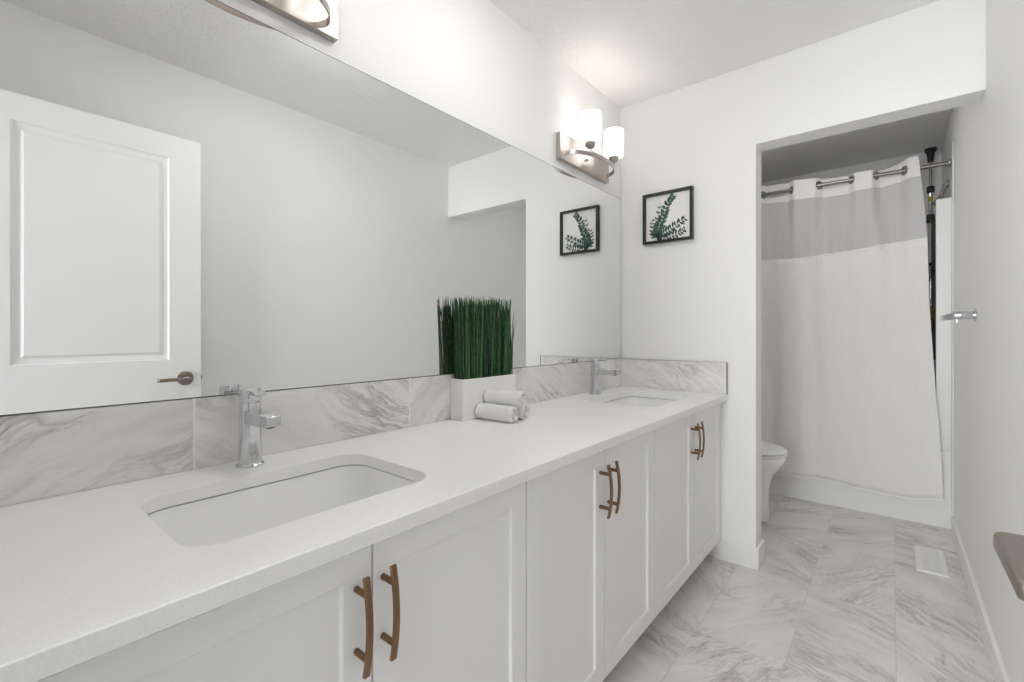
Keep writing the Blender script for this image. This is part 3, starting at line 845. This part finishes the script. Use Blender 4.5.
bottle(1.398, 1.80, 1.1735, 0.028, 0.20, M['amber'], M['black_plastic'], 'amber bottle in the shower caddy showing past the curtain edge')

# shower arm and head on the right wall above the surround
t = thing('shower_fitting', 'dark metal shower arm and spray head on the wall above the surround', 'shower', (W, 1.45, 2.06))
bm = NB(); cyl(bm, (W-0.0003, 1.45, 2.06), (W-0.008, 1.45, 2.06), 0.024, n=28, bev=0.002); link('flange', bm, M['nickel'], t, 40)
bm = NB(); tube(bm, [(W-0.004, 1.45, 2.06), (W-0.016, 1.45, 2.055), (W-0.026, 1.45, 2.03), (W-0.034, 1.45, 1.985)], 0.010, 14, up=(0, 1, 0)); link('arm', bm, M['nickel'], t, 50)
bm = NB(); cyl(bm, (W-0.034, 1.45, 1.99), (W-0.046, 1.45, 1.945), 0.013, 0.030, n=28); cyl(bm, (W-0.046, 1.45, 1.945), (W-0.049, 1.45, 1.934), 0.033, n=28, bev=0.002); link('spray_head', bm, M['nickel'], t, 40)

# ------------------------------------------------------------------ toilet
QY = 0.67
t = thing('toilet', 'white toilet in the alcove with its rounded bowl front past the wall end', 'toilet', (0.4, QY, 0.0))
def egg(x0, x1, hw, z, n=40, blunt=0.62):
    """plan outline: rounded front at x1, squarer back at x0"""
    pts = []; xc = x0 + (x1-x0)*0.45
    for i in range(n):
        a = 2*PI*i/n; c, s = math.cos(a), math.sin(a)
        if c >= 0: pts.append((xc + (x1-xc)*c, QY + hw*s, z))
        else: pts.append((xc - (xc-x0)*abs(c)**blunt, QY + hw*(abs(s)**0.8)*(1 if s >= 0 else -1), z))
    return pts
bm = NB()
loft(bm, [egg(.14, .632, .098, 0.0), egg(.14, .640, .104, 0.004), egg(.14, .640, .104, 0.03), egg(.15, .634, .100, 0.10), egg(.15, .636, .102, 0.20),
          egg(.15, .645, .116, 0.25), egg(.15, .668, .140, 0.297), egg(.16, .704, .166, 0.342), egg(.17, .724, .178, 0.380), egg(.17, .728, .180, 0.398), egg(.175, .722, .176, 0.403),
          egg(.27, .680, .130, 0.403), egg(.29, .660, .115, 0.36), egg(.36, .58, .07, 0.25)])
link('bowl', bm, M['porcelain'], t, 50)
bm = NB(); loft(bm, [egg(.21, .714, .166, 0.4032), egg(.21, .714, .166, 0.4075), egg(.195, .731, .183, 0.409), egg(.195, .731, .183, 0.418), egg(.20, .727, .179, 0.421), egg(.29, .655, .11, 0.421), egg(.29, .655, .11, 0.4032)], caps=(False, False))
link('seat', bm, M['plastic_white'], t, 50)
bm = NB(); loft(bm, [egg(.21, .712, .165, 0.4212), egg(.21, .712, .165, 0.4262), egg(.192, .732, .184, 0.428), egg(.192, .731, .183, 0.436), egg(.20, .720, .174, 0.446), egg(.22, .690, .150, 0.454), egg(.28, .60, .08, 0.460)])
link('lid', bm, M['plastic_white'], t, 50)
bm = NB(); loft(bm, [[(x, y, z) for x, y in rrect(0.004+i, 0.195-i, QY-0.20+i, QY+0.20-i, 0.03)] for i, z in ((0.02, 0.38), (0.008, 0.42), (0.0, 0.72))])
link('tank', bm, M['porcelain'], t, 40)
bm = NB(); loft(bm, [[(x, y, z) for x, y in rrect(0.0+i, 0.205-i, QY-0.21+i, QY+0.21-i, 0.035)] for i, z in ((0.0, 0.7205), (0.0, 0.752), (0.008, 0.758))])
link('tank_lid', bm, M['porcelain'], t, 40)

# ------------------------------------------------------------------ paper holder
TPY, TPZ = 0.25, 1.212
t = thing('paper_holder', 'chrome toilet paper holder arm on the right wall inside the opening', 'toilet paper holder', (W, TPY, TPZ))
bm = NB(); cyl(bm, (W-0.0003, TPY, TPZ), (W-0.007, TPY, TPZ), 0.026, n=36, bev=0.002); link('wall_rose', bm, M['chrome'], t, 40)
bm = NB(); cyl(bm, (W-0.006, TPY, TPZ), (W-0.070, TPY, TPZ), 0.0165, n=32, bev=0.001); link('post', bm, M['chrome'], t, 40)
bm = NB()
sweep_rect(bm, [(W-0.050, TPY+0.006, TPZ-0.002), (W-0.075, TPY+0.03, TPZ-0.005), (W-0.088, TPY+0.08, TPZ-0.008), (W-0.092, TPY+0.15, TPZ-0.009)], 0.020, 0.026)
link('arm', bm, M['chrome'], t, 40, bevel=0.003)
bm = NB(); cyl(bm, (W-0.058, TPY, TPZ-0.015), (W-0.058, TPY, TPZ-0.032), 0.004, n=14); link('stop_pin', bm, M['chrome'], t, 40)

# ------------------------------------------------------------------ floor register
VX0, VX1, VY0, VY1 = 1.298, 1.415, 0.480, 0.815
t = thing('floor_register', 'white slotted floor vent register set in the tiles by the right wall', 'floor vent', ((VX0+VX1)/2, (VY0+VY1)/2, 0))
bm = NB(); fr = 0.022
o4 = [(VX0, VY0), (VX1, VY0), (VX1, VY1), (VX0, VY1)]; i4 = [(VX0+fr, VY0+fr), (VX1-fr, VY0+fr), (VX1-fr, VY1-fr), (VX0+fr, VY1-fr)]
def off(q, d): return [(x + (d if i in (0, 3) else -d), y + (d if i in (0, 1) else -d)) for i, (x, y) in enumerate(q)]
loft(bm, [[(x, y, 0.0003) for x, y in o4], [(x, y, 0.002) for x, y in o4], [(x, y, 0.005) for x, y in off(o4, 0.006)], [(x, y, 0.005) for x, y in i4], [(x, y, 0.0006) for x, y in i4]], caps=(False, False))
link('frame', bm, M['plastic_white'], t)
bm = NB(); box(bm, VX0+fr, VX1-fr, VY0+fr, VY1-fr, 0.0003, 0.0012); link('damper', bm, M['vent_dark'], t)
bm = NB()
for q in range(17):
    y = VY0+fr+0.004 + q*(VY1-VY0-2*fr-0.008)/16
    box(bm, VX0+fr-0.001, VX1-fr+0.001, y-0.0050, y+0.0050, 0.0013, 0.0042)
xm = (VX0+VX1)/2; box(bm, xm-0.003, xm+0.003, VY0+fr, VY1-fr, 0.0013, 0.0046)
link('louvres', bm, M['plastic_white'], t)
